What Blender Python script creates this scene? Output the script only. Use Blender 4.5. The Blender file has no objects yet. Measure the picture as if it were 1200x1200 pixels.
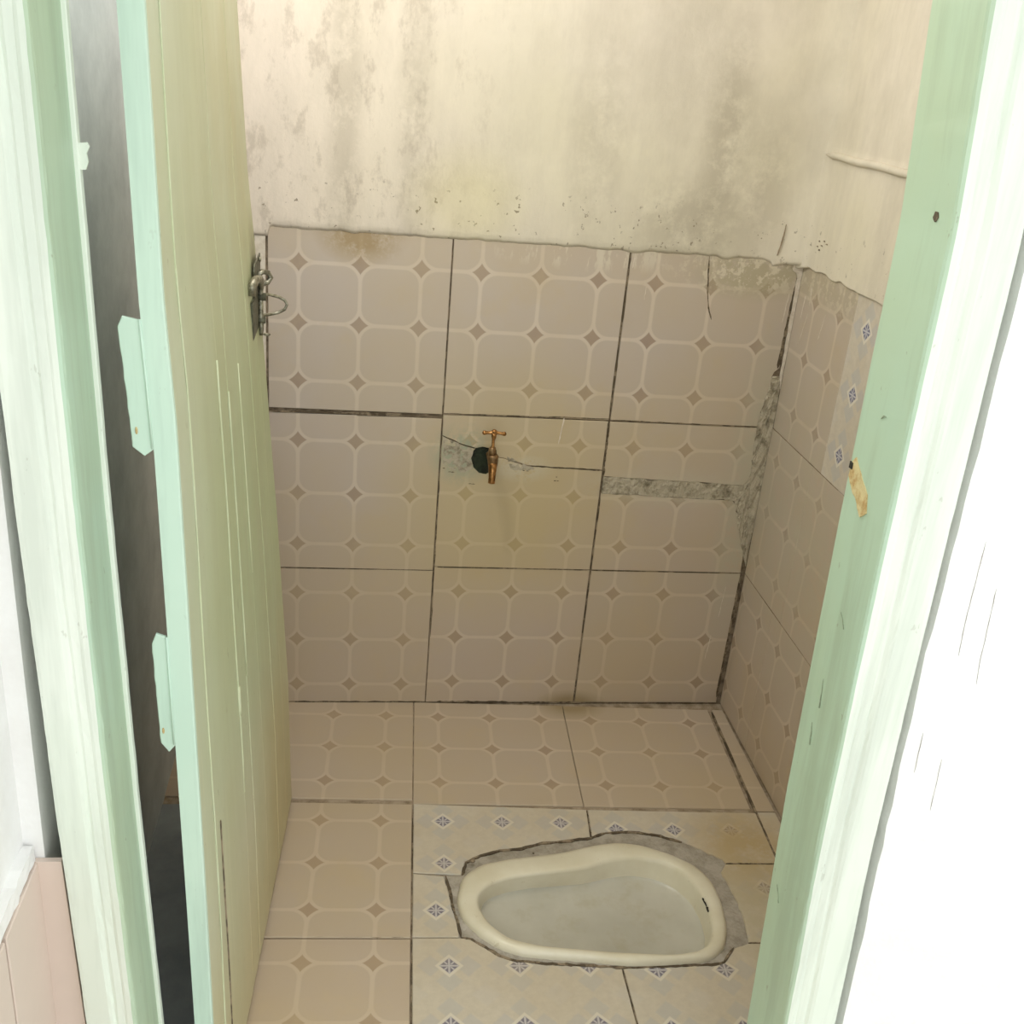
import bpy, bmesh, math, random
from mathutils import Vector, Matrix, noise
random.seed(7)
S = bpy.context.scene
COL = S.collection
PI = math.pi
T = 0.4            # tile edge in metres
CELL = T / 3

# ------------------------------------------------------------------ camera
cam_d = bpy.data.cameras.new('camera')
cam_d.sensor_fit = 'HORIZONTAL'; cam_d.sensor_width = 36.0
cam_d.lens = 1237.53 / 1200 * 36.0
cam_d.clip_start = 0.02
cam = bpy.data.objects.new('camera', cam_d); COL.objects.link(cam)
CAM_C = Vector((0.20836, -2.35728, 1.57776))
EXA, EXB, EXC = 0.4107, 0.1374, -0.0583      # rotation vector of the calibrated view
def _rot(a):
    th = math.sqrt(sum(k * k for k in a))
    return Matrix.Rotation(th, 3, Vector(a))
_R = _rot((EXA, EXB, EXC)) @ Matrix(((1, 0, 0), (0, 0, 1), (0, -1, 0)))
cam.matrix_world = Matrix.Translation(CAM_C) @ _R.transposed().to_4x4()
S.camera = cam

# ------------------------------------------------------------------ sky, lights, exposure
SKY_STRENGTH = 1.62
w = bpy.data.worlds.new('overcast_sky'); S.world = w; w.use_nodes = True
bg = w.node_tree.nodes['Background']
bg.inputs[0].default_value = (0.97, 1.0, 0.99, 1); bg.inputs[1].default_value = SKY_STRENGTH
S.view_settings.view_transform = 'Standard'; S.view_settings.look = 'None'
S.view_settings.gamma = 1; S.view_settings.use_curve_mapping = False
S.view_settings.exposure = 0.08
ld = bpy.data.lights.new('upper_wall_fill_light', 'POINT'); ld.energy = 16.5; ld.color = (1.0, 0.955, 0.90); ld.shadow_soft_size = 0.09  # unseen fill light, added to brighten the upper walls
fill_light = bpy.data.objects.new('upper_wall_fill_light', ld); COL.objects.link(fill_light); fill_light.location = (0.05, -0.62, 2.14)

# ------------------------------------------------------------------ node helpers
def lin(c):
    return tuple(((v / 255) / 12.92 if v / 255 <= 0.04045 else (((v / 255) + 0.055) / 1.055) ** 2.4) for v in c) + (1.0,)
class V:
    """a float socket with arithmetic"""
    def __init__(s, m, sock): s.m = m; s.s = sock
    def _o(s, op, *a, clamp=False):
        n = s.m.nt.nodes.new('ShaderNodeMath'); n.operation = op; n.use_clamp = clamp
        for i, x in enumerate((s,) + a):
            if isinstance(x, V): s.m.nt.links.new(x.s, n.inputs[i])
            else: n.inputs[i].default_value = x
        return V(s.m, n.outputs[0])
    def __add__(s, b): return s._o('ADD', b)
    def __sub__(s, b): return s._o('SUBTRACT', b)
    def __mul__(s, b): return s._o('MULTIPLY', b)
    def __truediv__(s, b): return s._o('DIVIDE', b)
    def rsub(s, a): return (s * -1) + a
    def abs(s): return s._o('ABSOLUTE')
    def max(s, b): return s._o('MAXIMUM', b)
    def min(s, b): return s._o('MINIMUM', b)
    def pow(s, b): return s._o('POWER', b)
    def sqrt(s): return s._o('SQRT')
    def round(s): return s._o('ROUND')
    def clamp(s): return s._o('ADD', 0.0, clamp=True)
    def below(s, t, soft): return ((s * -1) + t)._o('DIVIDE', soft)._o('ADD', 0.5, clamp=True)   # 1 where s < t
    def above(s, t, soft): return (s - t)._o('DIVIDE', soft)._o('ADD', 0.5, clamp=True)
class M:
    def __init__(s, name, rough=0.5, metallic=0.0, spec=0.5):
        s.mat = bpy.data.materials.new(name); s.mat.use_nodes = True
        s.nt = s.mat.node_tree; s.b = s.nt.nodes['Principled BSDF']
        s.b.inputs['Roughness'].default_value = rough; s.b.inputs['Metallic'].default_value = metallic
        s.b.inputs['Specular IOR Level'].default_value = spec
        s.tc = s.nt.nodes.new('ShaderNodeTexCoord'); s.geo = s.nt.nodes.new('ShaderNodeNewGeometry')
    def sep(s, sock):
        n = s.nt.nodes.new('ShaderNodeSeparateXYZ'); s.nt.links.new(sock, n.inputs[0])
        return [V(s, n.outputs[i]) for i in range(3)]
    def pos(s): return s.sep(s.geo.outputs['Position'])
    def obj(s): return s.sep(s.tc.outputs['Object'])
    def rnd(s):
        n = s.nt.nodes.new('ShaderNodeObjectInfo'); return V(s, n.outputs['Random'])
    def noise(s, scale, detail=4, rough=0.6, stretch=None, world=True, seed=0.0, dist=0.0):
        n = s.nt.nodes.new('ShaderNodeTexNoise'); mp = s.nt.nodes.new('ShaderNodeMapping')
        s.nt.links.new(s.geo.outputs['Position'] if world else s.tc.outputs['Object'], mp.inputs[0])
        mp.inputs['Location'].default_value = (seed, seed * 1.7, seed * 2.3)
        if stretch: mp.inputs['Scale'].default_value = stretch
        s.nt.links.new(mp.outputs[0], n.inputs['Vector'])
        n.inputs['Scale'].default_value = scale; n.inputs['Detail'].default_value = detail
        n.inputs['Roughness'].default_value = rough; n.inputs['Distortion'].default_value = dist
        return V(s, n.outputs['Fac'])
    def mix(s, a, b, f, mode='MIX'):
        n = s.nt.nodes.new('ShaderNodeMix'); n.data_type = 'RGBA'; n.blend_type = mode
        for k, x in ((6, a), (7, b)):
            if isinstance(x, tuple): n.inputs[k].default_value = x if len(x) == 4 else lin(x)
            else: s.nt.links.new(x, n.inputs[k])
        if isinstance(f, V): s.nt.links.new(f.s, n.inputs[0])
        else: n.inputs[0].default_value = f
        return n.outputs[2]
    def color(s, c):
        if isinstance(c, tuple): s.b.inputs['Base Color'].default_value = lin(c)
        else: s.nt.links.new(c, s.b.inputs['Base Color'])
        return s
    def bump(s, h, strength=0.3, dist=0.002):
        n = s.nt.nodes.new('ShaderNodeBump'); n.inputs['Strength'].default_value = strength; n.inputs['Distance'].default_value = dist
        s.nt.links.new(h.s, n.inputs['Height']); s.nt.links.new(n.outputs[0], s.b.inputs['Normal']); return s
    def rough(s, v): s.nt.links.new(v.s, s.b.inputs['Roughness']); return s
    def spot(s, P, c, r, soft=0.5):
        """0..1 mask, ellipsoid around world point c with radii r"""
        d = None
        for i in range(3):
            if r[i] is None: continue
            q = (P[i] - c[i]) / r[i]; q = q * q
            d = q if d is None else d + q
        return d.sqrt().below(1.0, soft)

# ------------------------------------------------------------------ materials
def lattice(m):
    X, Y, _ = m.obj()
    gx = X / CELL; gy = Y / CELL
    return (gx - gx.round()).abs(), (gy - gy.round()).abs()

def beige_tile():
    m = M('beige_octagon_tile', 0.33)
    u, v = lattice(m)
    a = u.rsub(0.5); b = v.rsub(0.5)
    h, r = 0.468, 0.25
    qa = (a - (h - r)).max(0.0); qb = (b - (h - r)).max(0.0)
    d = (qa * qa + qb * qb).sqrt() - r
    line = d.above(0.0, 0.022)
    dia = (u.pow(0.82) + v.pow(0.82)).below(0.158 ** 0.82, 0.03)
    speck = m.noise(900, 2, 0.7, world=False)
    tint = m.rnd()
    body = m.mix((200, 186, 176), (189, 175, 164), speck.above(0.5, 0.35))
    body = m.mix(body, (192, 182, 168), tint * 0.5)
    c = m.mix(body, (214, 201, 188), line * 0.85)
    c = m.mix(c, (158, 138, 124), dia * 0.92)
    # yellow soap and iron grime in broad patches
    g = m.noise(2.6, 4, 0.6, seed=3.1).above(0.5, 0.25)
    c = m.mix(c, (196, 176, 136), g * 0.35)
    P = m.pos()
    # grime towards the foot, deepened to paint in the dimmer light there
    low = P[2].below(0.45, 1.0)
    c = m.mix(c, (180, 156, 114), low * 0.34)
    g2 = m.noise(7, 5, 0.7, seed=8.0).above(0.6, 0.12)
    c = m.mix(c, (196, 176, 140), g2 * 0.25)
    # green copper bleed round the tap, rust and plaster smears at the top course
    n = m.noise(26, 5, 0.75, seed=1.3)
    c = m.mix(c, (196, 176, 108), m.spot(P, (0.56, 0, 0.60), (0.24, None, 0.26), 1.1) * 0.38)
    c = m.mix(c, (160, 164, 142), m.spot(P, (0.45, 0, 0.70), (0.06, None, 0.06), 0.9) * n.above(0.45, 0.15) * 0.9)
    c = m.mix(c, (200, 190, 165), m.spot(P, (0.60, 0, 0.672), (0.06, None, 0.03), 0.8) * n.above(0.45, 0.1) * 0.8)
    c = m.mix(c, (196, 188, 168), m.spot(P, (1.0, 0, 0.63), (0.21, None, 0.04), 0.9) * m.noise(20, 5, 0.75, seed=33).above(0.44, 0.14) * 0.6)
    c = m.mix(c, (186, 180, 160), m.spot(P, (1.17, 0, 0.62), (0.05, None, 0.36), 0.9) * m.noise(20, 5, 0.75, seed=35).above(0.44, 0.14) * 0.6)
    c = m.mix(c, (158, 132, 84), m.spot(P, (0.20, 0, 1.20), (0.075, None, 0.05), 0.9) * n.above(0.42, 0.2) * 0.75)
    c = m.mix(c, (176, 166, 136), m.spot(P, (1.10, 0, 1.17), (0.13, None, 0.05), 0.8) * n.above(0.4, 0.2) * 0.7)
    c = m.mix(c, (216, 206, 186), m.spot(P, (1.08, 0, 1.175), (0.16, None, 0.045), 0.8) * m.noise(38, 4, 0.7, seed=5).above(0.54, 0.06) * 0.8)
    c = m.mix(c, (214, 204, 186), m.spot(P, (0.72, 0, 1.19), (0.2, None, 0.03), 0.8) * m.noise(38, 4, 0.7, stretch=(1, 1, 0.3), seed=6).above(0.54, 0.06) * 0.8)
    c = m.mix(c, (150, 130, 92), m.spot(P, (0.79, -0.01, 0.0), (0.07, 0.05, 0.03), 0.9) * 0.7)
    m.color(c)
    m.rough(m.noise(5, 3, 0.6, seed=9) * 0.3 + 0.22)
    m.bump(line * 0.3 + m.noise(320, 2, 0.5, world=False) * 0.5, 0.12, 0.001)
    return m.mat

def white_tile():
    m = M('pale_blue_flower_tile', 0.3)
    u, v = lattice(m)
    s = u + v
    d1 = ((u - 0.27).abs() + v).below(0.19, 0.04)
    d2 = (u + (v - 0.27).abs()).below(0.19, 0.04)
    d3 = (u.rsub(0.5) + v.rsub(0.5)).below(0.2, 0.04)
    sp = m.noise(60, 4, 0.7, world=False)
    c = m.mix((214, 205, 190), (204, 195, 181), sp.above(0.5, 0.3))
    c = m.mix(c, (184, 185, 190), d1 * 0.5)
    c = m.mix(c, (186, 188, 190), d2 * 0.5)
    c = m.mix(c, (206, 202, 200), d3 * 0.25)
    c = m.mix(c, (226, 220, 208), s.below(0.205, 0.02))
    pet = s.below(0.14, 0.02)
    crossl = u.min(v).below(0.014, 0.01).max((u - v).abs().below(0.016, 0.012) * s.above(0.05, 0.02))
    c = m.mix(c, (92, 94, 128), pet)
    c = m.mix(c, (200, 198, 205), pet * crossl)
    P = m.pos()
    n = m.noise(18, 5, 0.7, seed=2.2)
    c = m.mix(c, (186, 160, 112), m.spot(P, (1.09, -0.58, 0), (0.10, 0.13, None), 1.2) * n.above(0.36, 0.3) * 0.85)
    c = m.mix(c, (188, 178, 150), m.spot(P, (1.06, -0.78, 0), (0.10, 0.14, None), 1.2) * n.above(0.42, 0.3) * 0.7)
    c = m.mix(c, (190, 170, 138), m.noise(4, 4, 0.6, seed=6).above(0.55, 0.2) * 0.25)
    c = m.mix(c, (176, 160, 122), P[2].below(0.5, 1.0) * 0.22)
    m.color(c)
    m.bump(m.noise(120, 3, 0.5, world=False), 0.08, 0.001)
    return m.mat

def plaster(name, base, stain, grime=0.6, rgh=0.85):
    m = M(name, rgh, spec=0.25)
    n1 = m.noise(3.2, 6, 0.7, seed=1.0)
    c = m.mix(base, tuple(int(v * 0.93) for v in base), n1.above(0.5, 0.25))
    streak = m.noise(9, 5, 0.7, stretch=(1.0, 1.0, 0.22), seed=4.0)
    c = m.mix(c, stain, streak.above(0.56, 0.16) * grime * 0.5)
    P = m.pos()
    fleck = m.noise(34, 4, 0.8, stretch=(1, 1, 0.6), seed=7.0).above(0.615, 0.05)
    left = m.spot(P, (0.1, 0, 1.55), (0.5, None, 0.9), 1.0)
    c = m.mix(c, tuple(int(v * 0.8) for v in stain), fleck * left * grime * 0.9)
    m.color(c)
    m.bump(m.noise(22, 6, 0.65) + m.noise(140, 3, 0.6) * 0.25, 0.35, 0.006)
    return m.mat

def cream_plaster():
    m = M('cream_limewash_plaster', 0.85, spec=0.25)
    P = m.pos()
    n1 = m.noise(3.2, 6, 0.7, seed=1.0)
    c = m.mix((232, 223, 209), (224, 215, 200), n1.above(0.5, 0.25))
    c = m.mix(c, (228, 221, 194), m.noise(1.7, 3, 0.5, seed=12).above(0.52, 0.2) * 0.5)
    pink = P[0].below(0.25, 0.5)
    c = m.mix(c, (232, 216, 206), pink * 0.6)
    streak = m.noise(7, 6, 0.75, stretch=(1.3, 1.3, 0.35), seed=4.0)
    c = m.mix(c, (196, 187, 172), streak.above(0.55, 0.26) * 0.38)
    big = m.noise(2.4, 5, 0.65, seed=21.0).above(0.56, 0.16)
    c = m.mix(c, (188, 180, 164), big * 0.3 * P[0].above(0.55, 0.8))
    for cx, cz, rx, rz, k in ((0.98, 1.42, 0.045, 0.22, 0.5), (0.93, 1.27, 0.12, 0.08, 0.45), (0.70, 1.42, 0.05, 0.2, 0.25), (0.16, 1.5, 0.03, 0.4, 0.4), (0.3, 1.45, 0.03, 0.3, 0.3), (1.08, 1.35, 0.06, 0.12, 0.35)):
        c = m.mix(c, (168, 158, 140), m.spot(P, (cx, 0, cz), (rx, None, rz), 1.1) * m.noise(15, 5, 0.75, seed=cx * 9).above(0.45, 0.2) * k)
    fleck = m.noise(22, 5, 0.75, stretch=(1, 1, 0.5), seed=7.0).above(0.58, 0.12)
    c = m.mix(c, (156, 142, 126), fleck * m.spot(P, (0.08, 0, 1.52), (0.34, None, 0.6), 0.9) * 0.35)
    spots = m.noise(55, 3, 0.7, seed=17.0).above(0.66, 0.03)
    c = m.mix(c, (126, 112, 92), spots * m.spot(P, (0.3, 0, 1.25), (1.1, None, 0.06), 0.8) * 0.8)
    c = m.mix(c, (214, 204, 120), m.spot(P, (0.42, 0, 1.28), (0.1, None, 0.09), 1.0) * 0.2)
    m.color(c)
    m.bump(m.noise(16, 6, 0.65) + m.noise(140, 3, 0.6) * 0.2, 0.32, 0.006)
    return m.mat

def paint(name, a, b, rust=0.35, rgh=0.45, streaky=True):
    m = M(name, rgh)
    n = m.noise(2.2, 4, 0.6, seed=2.5)
    c = m.mix(a, b, n.above(0.5, 0.35))
    gr = m.noise(14, 5, 0.7, stretch=(1, 1, 0.08), seed=5.0)
    c = m.mix(c, tuple(int(v * 0.88) for v in b), gr.above(0.55, 0.15) * 0.5)
    sp = m.noise(60, 3, 0.8, stretch=(1, 1, 0.5), seed=11.0).above(0.70, 0.03)
    c = m.mix(c, (120, 110, 80), sp * rust)
    m.color(c)
    m.bump(gr * 0.6 + m.noise(90, 3, 0.6, stretch=(1, 1, 0.15)) * 0.3, 0.15, 0.003)
    m.rough(m.noise(9, 3, 0.6) * 0.25 + rgh - 0.1)
    return m.mat

def door_paint():
    m = M('yellowed_green_door_paint', 0.4)
    P = m.pos()
    c = m.mix((206, 214, 190), (198, 204, 170), m.noise(2.0, 4, 0.6, seed=2.5).above(0.5, 0.35))
    far = P[1].above(-0.85, 0.6)
    c = m.mix(c, (196, 186, 138), far * m.noise(2.6, 4, 0.6, stretch=(1, 1, 0.6), seed=9.5).above(0.42, 0.3) * 0.65)
    lowk = P[2].below(0.35, 0.5)
    c = m.mix(c, (196, 180, 134), lowk * 0.6)
    c = m.mix(c, (186, 206, 164), m.spot(P, (0, -0.6, 0.85), (None, 0.5, 0.35), 1.0) * 0.6)
    gr = m.noise(14, 5, 0.7, stretch=(1, 1, 0.06), seed=5.0)
    c = m.mix(c, (180, 182, 146), gr.above(0.55, 0.2) * 0.25)
    drip = m.noise(60, 2, 0.6, stretch=(1, 1, 0.02), seed=31.0).above(0.68, 0.03)
    c = m.mix(c, (216, 218, 184), drip * 0.25)
    sp = m.noise(60, 3, 0.8, stretch=(1, 1, 0.4), seed=11.0).above(0.70, 0.03)
    c = m.mix(c, (120, 112, 70), sp * 0.4)
    n = m.noise(60, 4, 0.7, seed=14)
    c = m.mix(c, (118, 110, 88), m.spot(P, (0, -0.44, 1.17), (None, 0.05, 0.09), 0.9) * n.above(0.35, 0.3) * 0.6)
    m.color(c)
    m.bump(gr * 0.6 + drip * 0.3, 0.12, 0.003)
    m.rough(m.noise(6, 3, 0.6) * 0.3 + 0.26)
    return m.mat

def simple(name, a, b, scale=20, rgh=0.7, metallic=0.0, bump=0.3, thr=0.5, soft=0.2, dist=0.003):
    m = M(name, rgh, metallic)
    n = m.noise(scale, 5, 0.7, seed=scale)
    m.color(m.mix(a, b, n.above(thr, soft)))
    m.bump(n + m.noise(scale * 5, 3, 0.6) * 0.4, bump, dist)
    return m.mat

MAT = dict(
    beige=beige_tile(), white=white_tile(), plaster=cream_plaster(),
    jamb=paint('mint_door_frame_paint', (186, 213, 191), (185, 205, 177)),
    casing=paint('overexposed_mint_casing', (236, 242, 232), (226, 236, 222), 0.2),  # frame mint whitened in the colour to carry the outdoor glare
    edge=paint('mint_door_edge_paint', (210, 232, 216), (202, 228, 212), 0.1),
    door=door_paint(),
    grout=simple('dark_dirty_grout', (140, 124, 104), (92, 80, 64), 30, 0.9),
    grout_light=simple('beige_grout', (176, 160, 140), (140, 124, 102), 30, 0.9),
    cement=simple('grey_cement_mortar', (182, 174, 162), (156, 148, 134), 26, 0.9, bump=0.9, dist=0.006),
    mouldy=simple('mould_stained_cement', (184, 174, 154), (112, 104, 84), 30, 0.9, bump=1.0, thr=0.58, soft=0.2, dist=0.006),
    hole=simple('verdigris_cement', (40, 50, 34), (24, 26, 16), 45, 0.95, bump=1.0),
    screed=simple('dark_cement_screed', (150, 156, 158), (130, 136, 140), 8, 0.85, soft=0.3),
    leftwall=simple('bare_grey_cement', (212, 220, 226), (186, 195, 202), 6, 0.8, soft=0.3),
    outer=simple('white_limewashed_outer_wall', (248, 248, 247), (241, 240, 238), 8, 0.9, bump=0.6, soft=0.3, dist=0.006),
    pinktile=simple('pale_pink_glazed_tile', (226, 208, 196), (216, 200, 188), 3, 0.35, bump=0.05, soft=0.4),
    ground=simple('light_concrete_paving', (205, 200, 190), (186, 181, 172), 4, 0.9, soft=0.3),
    ceil=simple('whitewashed_ceiling', (240, 236, 226), (228, 224, 214), 5, 0.9),
    steel=simple('tarnished_steel', (176, 174, 158), (116, 112, 96), 80, 0.42, 0.75),
    scuffed=simple('scuffed_paint', (150, 164, 138), (124, 134, 110), 60, 0.7),
    darksteel=simple('dark_grimy_steel', (112, 112, 96), (76, 76, 62), 70, 0.5, 0.5),
    wood=simple('bare_yellow_wood', (214, 198, 150), (184, 148, 94), 60, 0.7, thr=0.55),
    black=simple('black_mark', (46, 42, 36), (30, 28, 24), 60, 0.8),
    crack=simple('dark_crack', (150, 134, 112), (88, 76, 60), 28, 0.9, thr=0.47, soft=0.12),
    faint=simple('faint_joint', (168, 150, 128), (140, 124, 102), 60, 0.9),
    hair=simple('hairline_crack', (190, 186, 180), (150, 146, 140), 60, 0.9),
    smear=simple('white_plaster_smear', (222, 212, 198), (208, 196, 180), 60, 0.85),
)
def brass():
    m = M('worn_brass', 0.3, 0.9)
    n = m.noise(70, 4, 0.7, seed=3)
    m.color(m.mix((196, 146, 92), (122, 86, 48), n.above(0.5, 0.2))); m.rough(n * 0.25 + 0.18); m.bump(n, 0.15, 0.001); return m.mat
MAT['brass'] = brass()
def dullbrass():
    m = M('dull_brown_brass', 0.4, 0.8)
    n = m.noise(60, 4, 0.7, seed=5)
    m.color(m.mix((150, 122, 88), (112, 88, 60), n.above(0.5, 0.2))); m.bump(n, 0.15, 0.001); return m.mat
MAT['dullbrass'] = dullbrass()
def ceramic():
    m = M('cream_glazed_ceramic', 0.28)
    P = m.pos(); n = m.noise(9, 4, 0.6, seed=4)
    c = m.mix((229, 223, 203), (218, 210, 186), n.above(0.5, 0.3))
    c = m.mix(c, (186, 172, 138), m.noise(40, 4, 0.8, seed=6).above(0.66, 0.04) * 0.35)
    m.color(c); m.bump(m.noise(30, 3, 0.5), 0.04, 0.002); return m.mat
MAT['ceramic'] = ceramic()
def bowlmat():
    m = M('lime_scaled_basin_ceramic', 0.32)
    c = m.mix((200, 197, 185), (186, 183, 170), m.noise(6, 4, 0.6, seed=4).above(0.5, 0.3))
    c = m.mix(c, (176, 168, 140), m.noise(14, 4, 0.7, seed=9).above(0.6, 0.15) * 0.4)
    m.color(c); m.bump(m.noise(30, 3, 0.5), 0.05, 0.002); return m.mat
MAT['basin'] = bowlmat()

# ------------------------------------------------------------------ mesh helpers
def link(name, bm, mat, parent=None, smooth=False, loc=None, rot=None):
    bmesh.ops.recalc_face_normals(bm, faces=bm.faces)
    me = bpy.data.meshes.new(name); bm.to_mesh(me); bm.free()
    if mat: me.materials.append(mat)
    if smooth:
        for p in me.polygons: p.use_smooth = True
    o = bpy.data.objects.new(name, me); COL.objects.link(o)
    if parent: o.parent = parent
    if loc is not None: o.location = loc
    if rot is not None: o.rotation_euler = rot
    return o
def structure(o, label, cat): o['kind'] = 'structure'; o['label'] = label; o['category'] = cat; return o
def thing(o, label, cat, group=None):
    o['label'] = label; o['category'] = cat
    if group: o['group'] = group
    return o
def empty(name, loc=(0, 0, 0)):
    o = bpy.data.objects.new(name, None); COL.objects.link(o); o.location = loc; o.empty_display_size = 0.05; return o
def box(bm, x0, x1, y0, y1, z0, z1):
    vs = [bm.verts.new((x, y, z)) for x in (x0, x1) for y in (y0, y1) for z in (z0, z1)]
    for f in ((0, 1, 3, 2), (4, 6, 7, 5), (0, 4, 5, 1), (2, 3, 7, 6), (0, 2, 6, 4), (1, 5, 7, 3)):
        bm.faces.new([vs[i] for i in f])
def prism(bm, pts, z0, z1, bevel=0.0):
    """polygon extruded along local z, top edge softened by a small chamfer"""
    A = sum(pts[i][0] * pts[(i + 1) % len(pts)][1] - pts[(i + 1) % len(pts)][0] * pts[i][1] for i in range(len(pts)))
    if A < 0: pts = pts[::-1]
    n = len(pts)
    lo = [bm.verts.new((x, y, z0)) for x, y in pts]
    if bevel:
        mid = [bm.verts.new((x, y, z1 - bevel)) for x, y in pts]
        ins = []
        for i in range(n):
            p, q, r = Vector(pts[i - 1]), Vector(pts[i]), Vector(pts[(i + 1) % n])
            e1 = (q - p); e2 = (r - q)
            if e1.length < 1e-7 or e2.length < 1e-7: ins.append(q); continue
            e1.normalize(); e2.normalize()
            n1 = Vector((-e1.y, e1.x)); n2 = Vector((-e2.y, e2.x)); b = n1 + n2
            if b.length < 1e-4: b = n1
            b.normalize(); k = bevel / max(0.5, b.dot(n1)); ins.append(q + b * k)
        top = [bm.verts.new((p[0], p[1], z1)) for p in ins]
        for i in range(n):
            j = (i + 1) % n
            bm.faces.new((lo[i], lo[j], mid[j], mid[i])); bm.faces.new((mid[i], mid[j], top[j], top[i]))
    else:
        top = [bm.verts.new((x, y, z1)) for x, y in pts]
        for i in range(n):
            j = (i + 1) % n; bm.faces.new((lo[i], lo[j], top[j], top[i]))
    bm.faces.new(top); bm.faces.new(lo[::-1])
def tube(bm, pts, r, seg=10, caps=True):
    """round bar along points; r number or list"""
    pts = [Vector(p) for p in pts]; n = len(pts)
    rr = r if isinstance(r, (list, tuple)) else [r] * n
    rings = []; up = None
    for i in range(n):
        t = (pts[min(i + 1, n - 1)] - pts[max(i - 1, 0)]).normalized()
        if up is None: up = t.orthogonal().normalized()
        up = (up - t * up.dot(t)).normalized(); s = t.cross(up)
        rings.append([bm.verts.new(pts[i] + (up * math.cos(2 * PI * k / seg) + s * math.sin(2 * PI * k / seg)) * rr[i]) for k in range(seg)])
    for a, b in zip(rings, rings[1:]):
        for k in range(seg): bm.faces.new((a[k], a[(k + 1) % seg], b[(k + 1) % seg], b[k]))
    if caps: bm.faces.new(rings[0][::-1]); bm.faces.new(rings[-1])
def ball(bm, c, r, sx=1, sy=1, sz=1):
    bmesh.ops.create_uvsphere(bm, u_segments=14, v_segments=9, radius=r, matrix=Matrix.Translation(c) @ Matrix.Diagonal((sx, sy, sz, 1)))
def rough_line(p, q, n, amp, seed):
    """jagged run of points from p to q"""
    rnd = random.Random(seed); out = []
    for i in range(n):
        t = i / (n - 1); dx, dy = q[0] - p[0], q[1] - p[1]; L = math.hypot(dx, dy)
        k = 0 if i in (0, n - 1) else rnd.uniform(-amp, amp)
        out.append((p[0] + dx * t - dy / L * k, p[1] + dy * t + dx / L * k))
    return out
def ribbon(pts, wd, seed=0):
    """closed outline of a crack of varying width along pts"""
    rnd = random.Random(seed); L, R = [], []
    for i, p in enumerate(pts):
        a = Vector(pts[max(i - 1, 0)]); b = Vector(pts[min(i + 1, len(pts) - 1)]); t = (b - a).normalized()
        k = wd * (0.15 if i in (0, len(pts) - 1) else rnd.uniform(0.45, 1.0)) / 2
        L.append((p[0] - t.y * k, p[1] + t.x * k)); R.append((p[0] + t.y * k, p[1] - t.x * k))
    return L + R[::-1]
TT = 0.008
def tile(outline, centre, frame, mat, parent, name='tile', proud=0.0, tilt=(0, 0), thick=TT):
    """outline in frame coordinates; the tile's own origin is the centre of its printed pattern"""
    bm = bmesh.new(); prism(bm, [(x - centre[0], y - centre[1]) for x, y in outline], -thick, 0.0, 0.0012)
    o = link(name, bm, mat, parent)
    o.matrix_world = frame @ Matrix.Translation((centre[0], centre[1], proud)) @ Matrix.Rotation(tilt[0], 4, 'X') @ Matrix.Rotation(tilt[1], 4, 'Y')
    return o
def rect(x0, x1, y0, y1, g=0.0012):
    return [(x0 + g, y0 + g), (x1 - g, y0 + g), (x1 - g, y1 - g), (x0 + g, y1 - g)]
def frame(origin, rot):
    from mathutils import Euler
    return Matrix.Translation(origin) @ Euler(rot).to_matrix().to_4x4()

F_BACK = frame((0, 0, 0), (PI / 2, 0, 0))            # local x = X, y = Z, z = towards the camera
F_RIGHT = frame((1.21, 0, 0), (PI / 2, 0, -PI / 2))  # local x = -Y
FLX, FLY, FLA = 0.3661, 0.0028, -0.04266
F_FLOOR = frame((FLX, FLY, 0), (0, 0, FLA))          # local x = a, y = -b
XL, XR, YF, ZC = -0.20, 1.21, -1.25, 2.45            # inside faces of the cubicle
YO = -1.345                                          # outer face of the front wall

# ================================================================== FLOOR
bm = bmesh.new(); box(bm, XL - 0.15, XR + 0.15, YF, 0.15, -0.12, -0.0045)
# opening for the pan is modelled in the pan itself, sunk into a block-out of the slab
floor = link('floor', bm, MAT['grout_light'])
structure(floor, 'tiled latrine floor of beige tiles with a white patch round the pan', 'floor')

M_OUT = [(0.0811, 0.6992), (0.0718, 0.6408), (0.1059, 0.6379), (0.1163, 0.5995), (0.1485, 0.5781), (0.1921, 0.5614), (0.2394, 0.5552), (0.2885, 0.5353), (0.3369, 0.5289), (0.4001, 0.5166), (0.4378, 0.4989), (0.4874, 0.4951), (0.5165, 0.4973), (0.5636, 0.5077), (0.6085, 0.5266), (0.6502, 0.5563), (0.686, 0.5828), (0.6882, 0.5961), (0.6715, 0.6227), (0.6817, 0.6884), (0.6835, 0.7532), (0.6745, 0.8213), (0.6427, 0.8346), (0.6137, 0.871), (0.5949, 0.8773), (0.5042, 0.8815), (0.4081, 0.8856), (0.3179, 0.8795), (0.2525, 0.8754), (0.1958, 0.8672), (0.1719, 0.8568), (0.1437, 0.8337), (0.1197, 0.8146), (0.0982, 0.8103), (0.0929, 0.7685), (0.0838, 0.7274)]
def fl(pts): return [(a, -b) for a, b in pts]
def jag(pts, amp=0.0016, seed=1):
    out = []; rnd = random.Random(seed)
    for (a, b), (c, d) in zip(pts, pts[1:]):
        L = math.hypot(c - a, d - b); n = max(1, int(L / 0.009))
        for k in range(n):
            t = k / n; j = amp if k else amp * 0.3
            out.append((a + (c - a) * t + rnd.uniform(-j, j), b + (d - b) * t + rnd.uniform(-j, j)))
    out.append(pts[-1]); return out
rt = lambda: (random.uniform(-0.0025, 0.0025), random.uniform(-0.0025, 0.0025))
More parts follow.
